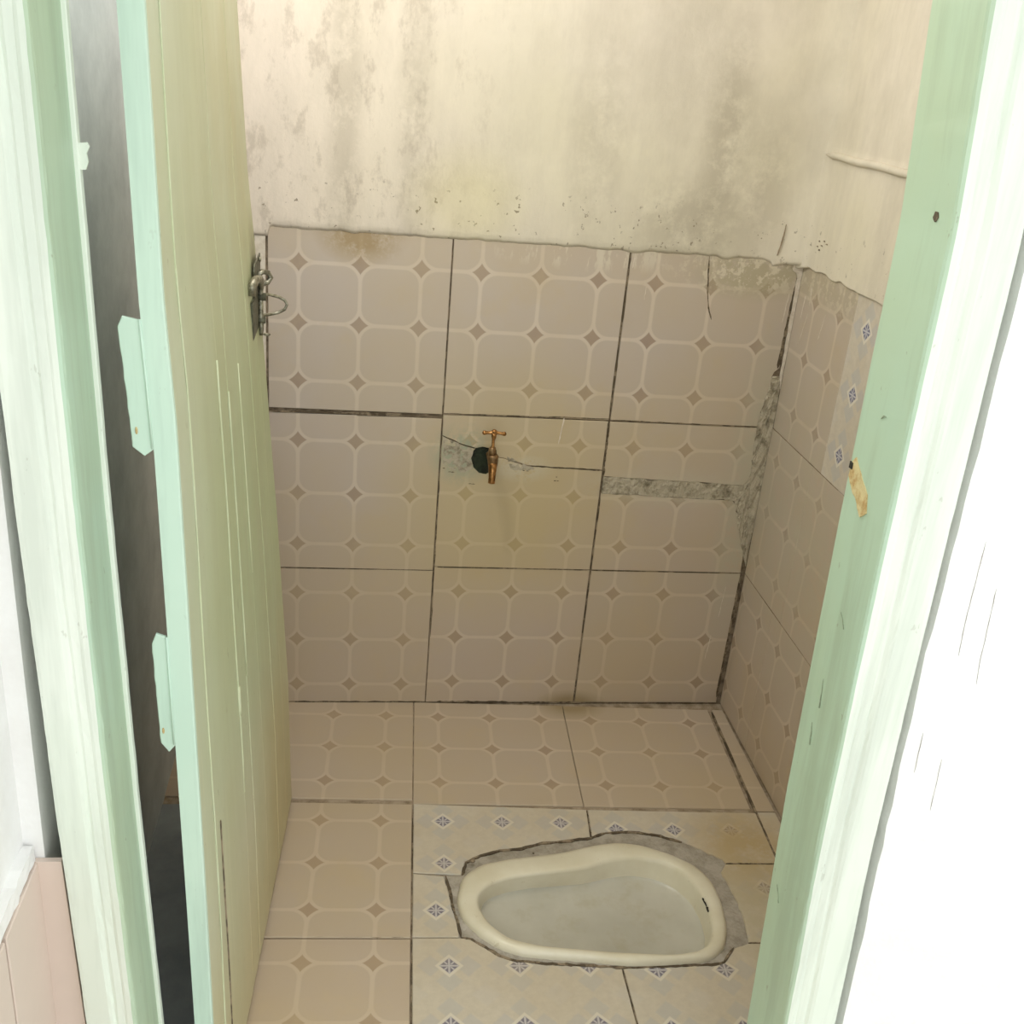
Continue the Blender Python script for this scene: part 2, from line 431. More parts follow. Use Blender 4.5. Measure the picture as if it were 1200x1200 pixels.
for (a, b) in ((-1, 0), (0, 0), (1, 0), (-1, 1), (-1, 2)):
    x0, x1 = a * T + (0.004 if a == 0 else 0), (a + 1) * T + (0.004 if a == -1 else 0)
    tile(rect(x0, x1, -(b + 1) * T - (0.012 if a >= 0 or b >= 1 else 0.0), -b * T - (0.012 if b > 1 or (b == 1) else 0) , 0.001 if b == 0 else 0.0014), ((a + .5) * T, -(b + .5) * T - (0.006 if b else 0.0)), F_FLOOR, MAT['beige'], floor, tilt=rt())
tile(rect(-1.41 * T, -1 * T, -1.0 * T, 0, 0.0012), (-1.5 * T, -.5 * T), F_FLOOR, MAT['beige'], floor)
# narrow cut pieces along the right wall
for k, (b0, b1, m_) in enumerate(((0.0, 0.42, 'beige'), (0.422, 0.83, 'white'), (0.832, 1.2, 'white'))):
    tile([(0.812, -b0 - .002), (0.842 + 0.035 * b0 - .0015, -b0 - .002), (0.842 + 0.035 * b1 - .0015, -b1), (0.812, -b1)], (0.9, -b0 - 0.2), F_FLOOR, MAT[m_], floor, proud=0.0012)
g = 0.0014
A1 = [(0.006, 0.412), (0.4045, 0.4235), (0.3995, 0.514)] + jag([M_OUT[9], M_OUT[8], M_OUT[7], M_OUT[6], M_OUT[5], M_OUT[4], M_OUT[3], M_OUT[2]], seed=2) + [(0.006, 0.633)]
A2 = [(0.4075, 0.4235), (0.8085, 0.425), (0.8085, 0.594), (0.690, 0.594)] + jag([M_OUT[16], M_OUT[15], M_OUT[14], M_OUT[13], M_OUT[12], M_OUT[11], M_OUT[10], (0.404, 0.514)], seed=3)
B1 = [(0.006, 0.6355)] + jag([(0.0705, 0.643), M_OUT[0], M_OUT[35], M_OUT[34], (0.0970, 0.8085)], 0.001, seed=4) + [(0.006, 0.8085)]
B2 = [(0.6885, 0.5975), (0.8085, 0.5965), (0.8085, 0.8195), (0.6765, 0.8195)] + jag([M_OUT[20], M_OUT[19], M_OUT[18]], seed=5)
C1 = [(0.006, 0.811)] + jag([M_OUT[33], M_OUT[32], M_OUT[31], M_OUT[30], M_OUT[29], M_OUT[28], M_OUT[27], (0.406, 0.8862)], seed=6) + [(0.419, 1.212), (0.008, 1.212)]
C2 = jag([(0.4095, 0.8862), M_OUT[25], M_OUT[24], M_OUT[23], M_OUT[22], (0.6745, 0.8225)], seed=7) + [(0.8085, 0.822), (0.8085, 1.212), (0.4215, 1.212)]
for pts, cen in ((A1, (0.205, 0.471)), (A2, (0.597, 0.489)), (B1, (0.0527, 0.739)), (B2, (0.755, 0.67)), (C1, (0.209, 0.879)), (C2, (0.609, 0.889))):
    tile(fl(pts), (cen[0], -cen[1]), F_FLOOR, MAT['white'], floor, tilt=(random.uniform(-.0015, .0015), random.uniform(-.0015, .0015)))['label'] = 'cut white floor tile with small blue flowers'

bm = bmesh.new(); box(bm, XL, -0.036, YF, -0.402, -0.006, 0.0005)
link('cement_screed', bm, MAT['screed'], floor)['label'] = 'untiled grey cement strip behind the door'
# ---- pan outlines (floor coordinates a, b)
OUTER = [(0.0943, 0.7201), (0.107, 0.6525), (0.1445, 0.6167), (0.2115, 0.5977), (0.325, 0.5775), (0.3965, 0.553), (0.452, 0.5421), (0.5041, 0.5501), (0.5673, 0.5789), (0.6149, 0.6121), (0.6398, 0.656), (0.6464, 0.7152), (0.6391, 0.79), (0.6192, 0.8431), (0.5821, 0.8709), (0.4872, 0.8793), (0.4199, 0.8814), (0.355, 0.8731), (0.3023, 0.868), (0.2241, 0.8607), (0.179, 0.8463), (0.1348, 0.81), (0.1033, 0.7669)]
CREST = [(0.1353, 0.7135), (0.1544, 0.6845), (0.2058, 0.6593), (0.3012, 0.643), (0.3765, 0.6267), (0.4244, 0.6052), (0.4714, 0.5939), (0.531, 0.6003), (0.577, 0.629), (0.6022, 0.6794), (0.6116, 0.7375), (0.6083, 0.7908), (0.5899, 0.8388), (0.5571, 0.8583), (0.5005, 0.8659), (0.3818, 0.8576), (0.2575, 0.844), (0.1926, 0.8252), (0.1553, 0.7867), (0.1372, 0.7461)]
BOTTOM = [(0.1455, 0.705), (0.1598, 0.6787), (0.2009, 0.6578), (0.2582, 0.6442), (0.3677, 0.6320), (0.431, 0.6120), (0.4774, 0.6040), (0.5303, 0.6152), (0.5681, 0.6416), (0.594, 0.6842), (0.603, 0.7396), (0.600, 0.787), (0.582, 0.832), (0.553, 0.850), (0.50, 0.8585), (0.382, 0.850), (0.26, 0.836), (0.199, 0.817), (0.166, 0.779), (0.148, 0.742)]
CEN = (0.40, 0.712)
def polar(pts, n=120, smooth=2):
    """resample a star shaped outline by arc length and smooth it"""
    P = [Vector(p) for p in pts]; L = [0]
    for i in range(len(P)): L.append(L[-1] + (P[(i + 1) % len(P)] - P[i]).length)
    out = []
    for k in range(n):
        s = L[-1] * k / n; i = max(j for j in range(len(P)) if L[j] <= s)
        out.append(P[i].lerp(P[(i + 1) % len(P)], (s - L[i]) / (L[i + 1] - L[i])))
    for _ in range(smooth):
        out = [out[i - 1] * .25 + out[i] * .5 + out[(i + 1) % n] * .25 for i in range(n)]
    return out
def offset_in(P, d):
    n = len(P); out = []
    for i in range(n):
        t = (P[(i + 1) % n] - P[i - 1]).normalized(); nn = Vector((t.y, -t.x))
        c = Vector(CEN) - P[i]
        if nn.dot(c) < 0: nn = -nn
        dd = d(P[i]) if callable(d) else d
        out.append(P[i] + nn * dd)
    for _ in range(3): out = [out[i - 1] * .25 + out[i] * .5 + out[(i + 1) % n] * .25 for i in range(n)]
    return out
# mortar bed round the pan
mo = [Vector(p) for p in jag(M_OUT + [M_OUT[0]], 0.0015, 9)[:-1]]
PO = polar(OUTER)
def rim_w(p):
    # broad shoulder on the far and left side, slim lip on the near side
    far = max(0.0, min(1.0, (0.76 - p.y) / 0.12)); left = max(0.0, min(1.0, (0.22 - p.x) / 0.1)); right = max(0.0, min(1.0, (p.x - 0.56) / 0.06))
    return 0.014 + 0.030 * max(far, 0.75 * left, 0.75 * right)
# mortar ring as geometry: outer jagged loop -> loop under the pan edge
def ring_bridge(bm, A, B):
    """bridge two closed loops with different counts (lists of BMVerts) around CEN"""
    ang = lambda v: math.atan2(-(v.co.y) - CEN[1], v.co.x - CEN[0]) % (2 * PI)
    A = sorted(A, key=ang); B = sorted(B, key=ang)
    i = j = 0; na, nb = len(A), len(B)
    while i < na or j < nb:
        aa = ang(A[i % na]) + (2 * PI if i >= na else 0); bb = ang(B[j % nb]) + (2 * PI if j >= nb else 0)
        na_ang = ang(A[(i + 1) % na]) + (2 * PI if i + 1 >= na else 0); nb_ang = ang(B[(j + 1) % nb]) + (2 * PI if j + 1 >= nb else 0)
        if j >= nb or (i < na and na_ang <= nb_ang):
            try: bm.faces.new((A[i % na], A[(i + 1) % na], B[j % nb]))
            except ValueError: pass
            i += 1
        else:
            try: bm.faces.new((B[j % nb], B[(j + 1) % nb], A[i % na]))
            except ValueError: pass
            j += 1
bm = bmesh.new()
POo = [p for p in PO]
inner_loop = offset_in(PO, 0.006)
nz = lambda x, y: (noise.noise(Vector((x * 55, y * 55, 3))) + 0.5 * noise.noise(Vector((x * 140, y * 140, 7))))
va = [bm.verts.new((p.x, -p.y, -0.0035)) for p in [CV + (CV - Vector(CEN)).normalized() * 0.003 for CV in mo]]
vb = [bm.verts.new((p.x, -p.y, 0.003)) for p in inner_loop]
ring_bridge(bm, va, vb)
bmesh.ops.subdivide_edges(bm, edges=bm.edges[:], cuts=3, use_grid_fill=True)
for v in bm.verts: v.co.z += 0.0022 * nz(v.co.x, v.co.y)
for e in [e for e in bm.edges if e.is_boundary]: pass
mortar = link('mortar_bed', bm, MAT['cement'], floor, smooth=False)
mortar.matrix_world = F_FLOOR
mortar['label'] = 'rough grey cement bedding round the pan'
# dark ragged seam where mortar meets tiles
segs = [M_OUT[2:11], M_OUT[10:16], M_OUT[27:34], [M_OUT[33], M_OUT[34], M_OUT[35], M_OUT[0], M_OUT[1]], M_OUT[22:28]]
for k, sg in enumerate(segs):
    if k == 1: sg = M_OUT[10:15]
    bm = bmesh.new(); pts = jag(list(sg), 0.0012, 20 + k)
    pts = [(Vector(p) - (Vector(p) - Vector(CEN)).normalized() * 0.0025)[:] for p in pts]
    prism(bm, fl(ribbon(pts, 0.0075, k)), -0.006, 0.0006)
    o = link('mortar_gap', bm, MAT['crack'], floor); o.matrix_world = F_FLOOR
for k, (ax, bx) in enumerate((((0.4055, 0.424), (0.402, 0.5165)), ((0.0045, 0.43), (0.004, 0.80)), ((0.0048, 0.812), (0.006, 1.2)), ((0.69, 0.5955), (0.8085, 0.5953)), ((0.675, 0.821), (0.81, 0.8208)), ((0.4078, 0.887), (0.420, 1.2)), ((0.8095, 0.01), (0.8105, 0.62)), ((-0.4, 0.8075), (0.003, 0.8085)))):
    bm = bmesh.new(); prism(bm, fl(ribbon(rough_line(ax, bx, 26, 0.0006, k), 0.0036 if k != 6 else 0.007, 40 + k)), -0.006, 0.0004)
    o = link('grout_line', bm, MAT['crack'], floor); o.matrix_world = F_FLOOR

# ---- the squat pan
toilet = empty('squat_toilet', (F_FLOOR @ Vector((CEN[0], -CEN[1], 0.0)))[:])
thing(toilet, 'cream ceramic squat toilet pan sunk in the floor, narrow end to the left', 'toilet')
bm = bmesh.new()
n = len(PO)
def lerp_loop(A, B, t): return [a.lerp(b, t) for a, b in zip(A, B)]
PI_ = polar(CREST); PB = polar(BOTTOM)
loops = [(offset_in(PO, -0.001), -0.006), (PO, 0.005), (lerp_loop(PO, PI_, 0.08), 0.0115), (lerp_loop(PO, PI_, 0.25), 0.0155), (lerp_loop(PO, PI_, 0.6), 0.0165), (lerp_loop(PO, PI_, 0.88), 0.0155), (PI_, 0.0125)]
loops += [(lerp_loop(PI_, PB, 0.22), 0.006), (lerp_loop(PI_, PB, 0.5), -0.010), (lerp_loop(PI_, PB, 0.85), -0.024), (PB, -0.029)]
rings = [[bm.verts.new((p.x, -p.y, z)) for p in L] for L, z in loops]
for A, B in zip(rings, rings[1:]):
    for i in range(n): bm.faces.new((A[i], A[(i + 1) % n], B[(i + 1) % n], B[i]))
bpy.context.view_layer.update()
rim = link('rim', bm, MAT['ceramic'], smooth=True)
rim.parent = toilet; rim.matrix_parent_inverse = Matrix.Identity(4)
TOI = Matrix.Translation(-Vector(toilet.location)) @ F_FLOOR
rim.matrix_local = TOI
bm = bmesh.new()
P4 = offset_in(PB, 0.006); lo = [(PB, -0.0288), (offset_in(PB, 0.002), -0.0305), (P4, -0.0325)]
cl = [(lerp_loop(P4, [Vector(CEN)] * n, t), -0.0325 - 0.006 * math.sin(t * PI / 2)) for t in (0.08, 0.2, 0.4, 0.6, 0.8, 0.94)]
rings = [[bm.verts.new((p.x, -p.y, z)) for p in L] for L, z in lo + cl]
for A, B in zip(rings, rings[1:]):
    for i in range(n): bm.faces.new((A[i], A[(i + 1) % n], B[(i + 1) % n], B[i]))
bm.faces.new(rings[-1])
bas = link('basin', bm, MAT['basin'], smooth=True); bas.parent = toilet; bas.matrix_local = TOI
bas['label'] = 'shallow grey lime-scaled basin'
# the small worn black maker's mark on the right-hand rim
for k, pts in enumerate(([(0.604, 0.716), (0.606, 0.722)], [(0.605, 0.722), (0.608, 0.738)], [(0.606, 0.741), (0.6095, 0.7445)], [(0.6055, 0.746), (0.6085, 0.749)], [(0.606, 0.7505), (0.609, 0.752)])):
    bm = bmesh.new(); p, q = pts
    prism(bm, fl(ribbon([p, ((p[0] + q[0]) / 2 + .0008, (p[1] + q[1]) / 2), q], 0.0030, k)), 0.012, 0.0163)
    o = link('worn_mark', bm, MAT['black']); o.parent = toilet; o.matrix_local = TOI
# chip of the rim, upper left
bm = bmesh.new(); ball(bm, (0.131, -0.607, 0.0095), 0.0065, 1.0, 0.8, 0.5); o = link('chip', bm, MAT['crack'], smooth=True); o.parent = toilet; o.matrix_local = TOI
bm = bmesh.new(); ball(bm, (0.263, -0.588, 0.0152), 0.0024, 1, 1, 0.4); o = link('chip', bm, MAT['crack'], smooth=True); o.parent = toilet; o.matrix_local = TOI

# carve the slab under the pan (real hole)
bm = bmesh.new(); prism(bm, [(p.x, -p.y) for p in offset_in(PO, 0.003)[::3]], -0.08, 0.05)
cut = link('pan_cutter', bm, None); cut.matrix_world = F_FLOOR
bpy.context.view_layer.update()
mod = floor.modifiers.new('cut', 'BOOLEAN'); mod.object = cut; mod.operation = 'DIFFERENCE'; mod.solver = 'EXACT'
dg = bpy.context.evaluated_depsgraph_get(); me = bpy.data.meshes.new_from_object(floor.evaluated_get(dg))
floor.modifiers.clear(); floor.data = me; bpy.data.objects.remove(cut)

# ================================================================== BACK WALL
bm = bmesh.new(); box(bm, XL - 0.15, XR + 0.15, 0.003, 0.15, -0.12, ZC + 0.1)
wb = link('wall_back', bm, MAT['grout'])
structure(wb, 'back wall of the cubicle, beige tiles below and stained cream plaster above', 'wall')
# columns 0..2, rows 0..2; the first column is set a centimetre lower
for c in range(3):
    for r in range(3):
        dz = -0.0104 if (c == 0 and r < 2) else 0.0
        x0, x1, z0, z1 = c * T, (c + 1) * T, r * T + dz, (r + 1) * T + dz
        if c == 0 and r == 1: z1 -= 0.0005
        if c == 0 and r == 2: z0 -= 0.003
        if r == 0: z0 = 0.001
        g = 0.0011
        xa, xb, za, zb = x0 + (0.0021 if c == 2 else 0.0013 if c == 1 else g), x1 - (0.0021 if c == 1 else 0.0013 if c == 0 else g), z0 + (0.0017 if r == 2 else 0.0009), z1 - (0.0017 if r == 1 else 0.0009)
        cen = ((c + .5) * T, (r + .5) * T + dz)
        if r == 2: zb = 1.206
        if c == 2 and r == 1:
            top = [(xa, zb), (xb - 0.02, zb)] + rough_line((xb - 0.024, zb - .01), (1.178, 0.648), 14, 0.004, 5)[1:] + rough_line((1.17, 0.6455), (xa, 0.657), 16, 0.0012, 6)
            bot = [(xa, za), (xb, za), (1.196, 0.48)] + rough_line((1.190, 0.50), (1.150, 0.596), 10, 0.003, 8) + rough_line((1.14, 0.603), (xa, 0.612), 16, 0.0014, 9)
            tile(top, cen, F_BACK, MAT['beige'], wb)['label'] = 'upper piece of a beige tile cut for a pipe chase'
            tile(bot, cen, F_BACK, MAT['beige'], wb)['label'] = 'lower piece of a beige tile cut for a pipe chase'
        elif c == 1 and r == 1:
            crack = jag([(xa, 0.7470), (0.449, 0.7275), (0.483, 0.718)], 0.0008, 1)
            crack2 = jag([(0.533, 0.700), (0.572, 0.690), (0.61, 0.6795), (0.68, 0.6765), (xb, 0.6735)], 0.0009, 2)
            holeT = [(0.500, 0.722), (0.528, 0.716)]
            up = [(xa, zb), (xb, zb)] + crack2[::-1] + holeT[::-1] + crack[::-1]
            holeB = [(0.479, 0.712), (0.474, 0.692), (0.482, 0.668), (0.496, 0.655), (0.513, 0.652), (0.527, 0.663), (0.532, 0.688)]
            lw = [(xa, za), (xb, za)] + [(x, z - 0.0016) for x, z in crack2[::-1]] + holeB[::-1] + [(x, z - 0.0012) for x, z in crack[::-1]]
            tile(up, cen, F_BACK, MAT['beige'], wb)['label'] = 'upper piece of the cracked tile behind the tap'
            tile(lw, cen, F_BACK, MAT['beige'], wb)['label'] = 'lower piece of the cracked tile behind the tap'
        elif c == 2 and r == 2:
            tile([(xa, za), (1.172, za)] + rough_line((1.17, 0.815), (1.188, 0.94), 10, 0.003, 3) + [(xb, 0.95), (xb + .001, zb), (xa, zb)], cen, F_BACK, MAT['beige'], wb)
        else:
            tile([(xa, za), (xb, za), (xb, zb), (xa, zb)], cen, F_BACK, MAT['beige'], wb, tilt=(random.uniform(-.0015, .0015), random.uniform(-.0015, .0015)))
# narrow offcuts left of the first column (behind the door)
for z0, z1 in ((0.0, 0.388), (0.39, 0.787), (0.792, 1.19)):
    tile(rect(-0.028, -0.003, z0 + .001, z1, 0.001), (-0.2, (z0 + z1) / 2), F_BACK, MAT['smear'], wb, proud=-0.001)
    tile(rect(XL, -0.028, z0 + .001, z1, 0.001), (-0.2, (z0 + z1) / 2), F_BACK, MAT['beige'], wb, proud=-0.001)
# hole behind the tap, cement band of the pipe chase and filled right-hand edge
def lump(name, outline, fr, mat, parent, h=0.004, seed=1, amp=0.0025, label=None, step=0.006, base=-0.006):
    """flat-topped irregular filling with a bumpy surface, from a polygon"""
    bm = bmesh.new(); prism(bm, outline, base, h)
    top = max(bm.faces, key=lambda f: f.calc_center_median().z + f.calc_area() * 0)
    r = bmesh.ops.triangulate(bm, faces=[f for f in bm.faces if len(f.verts) > 4])
    for _ in range(3):
        bmesh.ops.subdivide_edges(bm, edges=[e for e in bm.edges if e.calc_length() > step], cuts=1)
        bmesh.ops.triangulate(bm, faces=[f for f in bm.faces if len(f.verts) > 3])
    for v in bm.verts:
        if v.co.z > base + 0.0005: v.co.z += amp * (noise.noise(Vector((v.co.x * 90 + seed, v.co.y * 90, seed))) + 0.5 * noise.noise(Vector((v.co.x * 230, v.co.y * 230, seed + 4))))
    o = link(name, bm, mat, parent); o.matrix_world = fr
    if label: o['label'] = label
    return o
lump('pipe_hole', [(0.479, 0.726), (0.50, 0.726), (0.53, 0.72), (0.538, 0.690), (0.532, 0.658), (0.515, 0.648), (0.498, 0.65), (0.478, 0.666), (0.470, 0.692)], F_BACK, MAT['hole'], wb, -0.0010, 3, 0.0012, 'dark green-stained hole round the tap pipe', base=-0.012)
lump('mortar_patch', jag([(0.405, 0.744), (0.45, 0.725), (0.478, 0.714), (0.473, 0.69), (0.48, 0.668), (0.462, 0.655), (0.43, 0.66), (0.408, 0.675), (0.405, 0.744)], 0.002, 4)[:-1], F_BACK, MAT['mouldy'], wb, 0.0002, 5, 0.0012, 'grey-green stained patch left of the tap', base=-0.002)
lump('mortar_patch', jag([(0.560, 0.700), (0.575, 0.697), (0.59, 0.686), (0.625, 0.679), (0.63, 0.669), (0.60, 0.664), (0.572, 0.668), (0.560, 0.700)], 0.002, 4)[:-1], F_BACK, MAT['mouldy'], wb, 0.0002, 6, 0.0012, 'pale crumbled mortar right of the tap', base=-0.002)
lump('cement_fill', rough_line((0.803, 0.656), (1.17, 0.646), 30, 0.002, 1) + rough_line((1.155, 0.604), (0.803, 0.612), 30, 0.002, 2), F_BACK, MAT['mouldy'], wb, 0.0002, 2, 0.0022, 'mouldy cement filling of the horizontal pipe chase', base=-0.012)
lump('cement_fill', rough_line((1.185, 0.93), (1.170, 0.81), 16, 0.003, 11) + rough_line((1.170, 0.80), (1.176, 0.65), 16, 0.003, 12) + rough_line((1.145, 0.612), (1.190, 0.47), 14, 0.003, 13) + [(1.209, 0.42), (1.209, 0.93)], F_BACK, MAT['mouldy'], wb, 0.002, 7, 0.005, 'mouldy cement filling in the corner', base=-0.012)
# cracks and drips
def crackline(name, pts, wd, fr, mat, parent, z=0.0004, seed=1):
    bm = bmesh.new(); prism(bm, ribbon(pts, wd, seed), -0.004, z); o = link(name, bm, mat, parent); o.matrix_world = fr; return o
crackline('crack', jag([(0.983, 1.204), (0.986, 1.17), (0.992, 1.12), (1.0, 1.085), (1.011, 1.058)], 0.0006, 3), 0.0042, F_BACK, MAT['crack'], wb)
crackline('crack', jag([(0.401, 0.7475), (0.449, 0.727), (0.481, 0.717)], 0.0005, 4), 0.003, F_BACK, MAT['crack'], wb)
crackline('crack', jag([(0.572, 0.689), (0.61, 0.6787), (0.68, 0.6757), (0.798, 0.6727)], 0.0007, 5), 0.0042, F_BACK, MAT['crack'], wb)
for k, (p, q, wd) in enumerate((((0.199, 0.7895), (0.30, 0.7925), 0.005), ((0.001, 0.789), (0.398, 0.7975), 0.0048), ((0.398, 0.8005), (0.80, 0.8055), 0.004), ((0.80, 0.8035), (1.165, 0.7995), 0.0032),
        ((0.8, 1.2), (0.7985, 0.82), 0.0062), ((0.7985, 0.80), (0.802, 0.655), 0.0066), ((0.801, 0.60), (0.7985, 0.0), 0.0042), ((0.3995, 1.2), (0.3985, 0.80), 0.0026), ((0.4, 0.79), (0.403, 0.20), 0.0036), ((1.2, 0.39), (1.1965, 0.02), 0.0075), ((1.2005, 1.15), (1.194, 0.95), 0.009),
        ((0.02, 0.3885), (0.4, 0.3905), 0.002), ((0.41, 0.3995), (0.79, 0.4003), 0.0036), ((0.80, 0.3995), (1.2, 0.4), 0.0036), ((0.02, 0.001), (0.40, 0.0022), 0.006), ((0.43, 0.003), (0.62, 0.0025), 0.006), ((0.66, 0.002), (0.82, 0.001), 0.006))):
    crackline('grout_line', rough_line(p, q, 24, 0.0005, k), wd, F_BACK, MAT['crack'], wb, 0.0005, k)
for k, (p, q, wd) in enumerate((((0.689, 0.804), (0.682, 0.737), 0.0035), ((0.812, 1.20), (0.808, 1.165), 0.004), ((1.188, 1.13), (1.184, 1.06), 0.003), ((0.846, 1.125), (0.845, 1.095), 0.002), ((1.166, 0.36), (1.160, 0.27), 0.0022), ((1.149, 0.215), (1.144, 0.14), 0.0022))):
    crackline('paint_drip', rough_line(p, q, 10, 0.0007, k), wd, F_BACK, MAT['smear'], wb, 0.0009, k)['label'] = 'thin white paint drip'
for k, (x, z, a) in enumerate(((0.41, 0.664, 0.003), (0.425, 0.655, 0.004), (0.432, 0.6545, 0.004), (0.476, 0.626, 0.005), (0.484, 0.6255, 0.004), (0.686, 0.651, 0.002), (0.683, 0.641, 0.003), (0.690, 0.641, 0.003), (0.613, 0.664, 0.003), (0.604, 0.665, 0.003))):
    crackline('scuff', [(x - a, z), (x, z + .0006), (x + a, z)], 0.0028, F_BACK, MAT['crack'], wb, 0.0005, k)

# ---- plaster skins above the tiles
def skin(name, lower, x0, x1, ztop, fr, parent, out=0.004, nx=60, nz_=40, seed=0, warp=None, mat='plaster', label=None):
    """plaster coat with uneven lower edge lower(x) and gentle hand-trowelled relief"""
    bm = bmesh.new(); g = []
    for i in range(nx + 1):
        x = x0 + (x1 - x0) * i / nx; zl = lower(x); row = []
        for j in range(nz_ + 1):
            t = (j / nz_) ** 1.4; z = zl + (ztop - zl) * t
            h = out + 0.0022 * noise.noise(Vector((x * 4 + seed, z * 4, seed))) + 0.0012 * noise.noise(Vector((x * 14, z * 14, seed + 3)))
            if j == 0: h = 0.0006
            if warp: h += warp(x, z)
            row.append(bm.verts.new((x, z, h)))
        g.append(row)
    for i in range(nx):
        for j in range(nz_): bm.faces.new((g[i][j], g[i + 1][j], g[i + 1][j + 1], g[i][j + 1]))
    # close the underside back to the wall
    back = [bm.verts.new((g[i][0].co.x, g[i][0].co.y + 0.001, -0.008)) for i in range(nx + 1)]
    for i in range(nx): bm.faces.new((back[i], back[i + 1], g[i + 1][0], g[i][0]))
    o = link(name, bm, MAT[mat], parent, smooth=True); o.matrix_world = fr
    if label: o['label'] = label
    return o
def lower_back(x):
    return 1.2035 + 0.0035 * noise.noise(Vector((x * 30, 0, 5))) + 0.0022 * noise.noise(Vector((x * 120, 0, 9))) - (0.012 * max(0, noise.noise(Vector((x * 18, 3, 1)))) if x > 0.62 else 0) - (0.02 if x < 0.004 else 0) - (0.006 if 1.13 < x else 0)
def corner_lean(x, z):   # the rounded hand-plastered corner leans into the room towards the top
    k = max(0.0, (x - 1.13) / 0.08)
    return 0.022 * k * k + 0.03 * max(0.0, (x - 1.05) / 0.16) ** 2 * max(0, z - 1.2)
skin('plaster', lower_back, XL, XR - 0.0005, ZC, F_BACK, wb, warp=corner_lean, nx=260, seed=1, label='stained cream plaster above the tiles')
crackline('crack', jag([(1.148, 1.285), (1.147, 1.26), (1.144, 1.235), (1.140, 1.215)], 0.0006, 6), 0.0022, F_BACK, MAT['faint'], wb, 0.0075)

# ================================================================== RIGHT WALL
bm = bmesh.new(); box(bm, XR + 0.003, XR + 0.15, YF, 0.0025, -0.12, ZC + 0.1)
wr = link('wall_right', bm, MAT['grout_light'])
structure(wr, 'right wall of the cubicle, beige tiles below and cream plaster above', 'wall')
edges0 = [0.0, 0.285, 0.685, 1.085, 1.25]
for r, off in ((0, 0.012), (1, 0.062), (2, 0.10)):
    cols = [0.0] + [off + CELL * 1.5 + T * k for k in range(4)]
    if r == 2: cols = [0.0, 0.305, 0.705, 1.105, 1.25]
    cols = [c for c in cols if c < 1.25] + [1.25]
    for k, (a, b) in enumerate(zip(cols, cols[1:])):
        if b - a < 0.01: continue
        z0, z1 = r * T + .0002, (r + 1) * T - .0002
        if r == 0: z0 = 0.002
        if r == 2: z1 = 1.205
        cen = (b - T / 2 if k == 0 and r < 2 else (0.305 - T / 2 if k == 0 else a + T / 2), (r + .5) * T)
        mt = 'white' if (r == 2 and k >= 1) else 'beige'
        o = tile(rect(a, b, z0, z1, 0.0002), cen, F_RIGHT, MAT[mt], wr, tilt=(random.uniform(-.002, .002), random.uniform(-.002, .002)))
        if mt == 'white': o['label'] = 'white wall tile with small blue flowers'
for k, (p, q) in enumerate((((0.0, 0.4), (0.9, 0.4)), ((0.0, 0.8), (0.4, 0.8)))):
    crackline('grout_line', rough_line(p, q, 24, 0.0006, k), 0.0014, F_RIGHT, MAT['faint'], wr, 0.0003, k)
def lower_right(x): return 1.198 + 0.006 * noise.noise(Vector((x * 20, 2, 5))) + 0.003 * noise.noise(Vector((x * 90, 0, 3))) - 0.01 * max(0, 1 - x / 0.04)
def ledge(x, z):
    d = z - 1.4435
    s = min(1.0, max(0.0, (x - 0.03) / 0.03))
    return s * (0.006 * math.exp(-(d / 0.006) ** 2) * (1 if d > 0 else 1) + (0.002 if d < 0 else 0)) + 0.018 * max(0.0, 1 - x / 0.07) ** 2
# finer rows around the ridge
skin('plaster', lower_right, 0.0005, 1.25, ZC, F_RIGHT, wr, nx=90, nz_=140, seed=5, warp=ledge, label='cream plaster with a horizontal trowel ridge')
bm = bmesh.new(); tube(bm, [(0.030 + 0.033 * k, 1.4425 + 0.001 * math.sin(k), 0.0085) for k in range(34)], [0.002] + [0.0080] * 32 + [0.004], 8)
o = link('plaster_ridge', bm, MAT['plaster'], wr, smooth=True); o.matrix_world = F_RIGHT
for k, (y_, z_) in enumerate(((0.075, 1.262), (0.09, 1.255), (0.082, 1.244), (0.10, 1.266), (0.115, 1.262), (0.07, 1.25))):
    crackline('scuff', [(y_ - .004, z_), (y_, z_ + .001), (y_ + .004, z_)], 0.0035, F_RIGHT, MAT['crack'], wr, 0.0070, k)
for k, (p, q, wd) in enumerate((((0.045, 1.135), (0.04, 1.08), 0.004), ((0.07, 1.16), (0.075, 1.12), 0.004), ((0.075, 1.10), (0.055, 1.02), 0.0035), ((0.17, 1.12), (0.155, 1.06), 0.003))):
    crackline('paint_drip', rough_line(p, q, 10, 0.0007, k), wd, F_RIGHT, MAT['smear'], wr, 0.0009, k)
# round plaster smear that comes down the corner over the tiles
lump('corner_smear', rough_line((1.175, 1.206), (1.201, 1.165), 8, 0.003, 2) + rough_line((1.2, 1.16), (1.203, 0.93), 16, 0.0012, 3) + [(1.209, 0.9), (1.209, 1.206)], F_BACK, MAT['smear'], wb, 0.0035, 8, 0.0015, 'pale plaster smeared down the corner', base=-0.001)

# ================================================================== LEFT WALL, FRONT WALL, CEILING
bm = bmesh.new(); box(bm, XL - 0.15, XL, YF, 0.0025, -0.12, ZC + 0.1)
structure(link('wall_left', bm, MAT['leftwall']), 'bare grey cement wall behind the open door', 'wall')
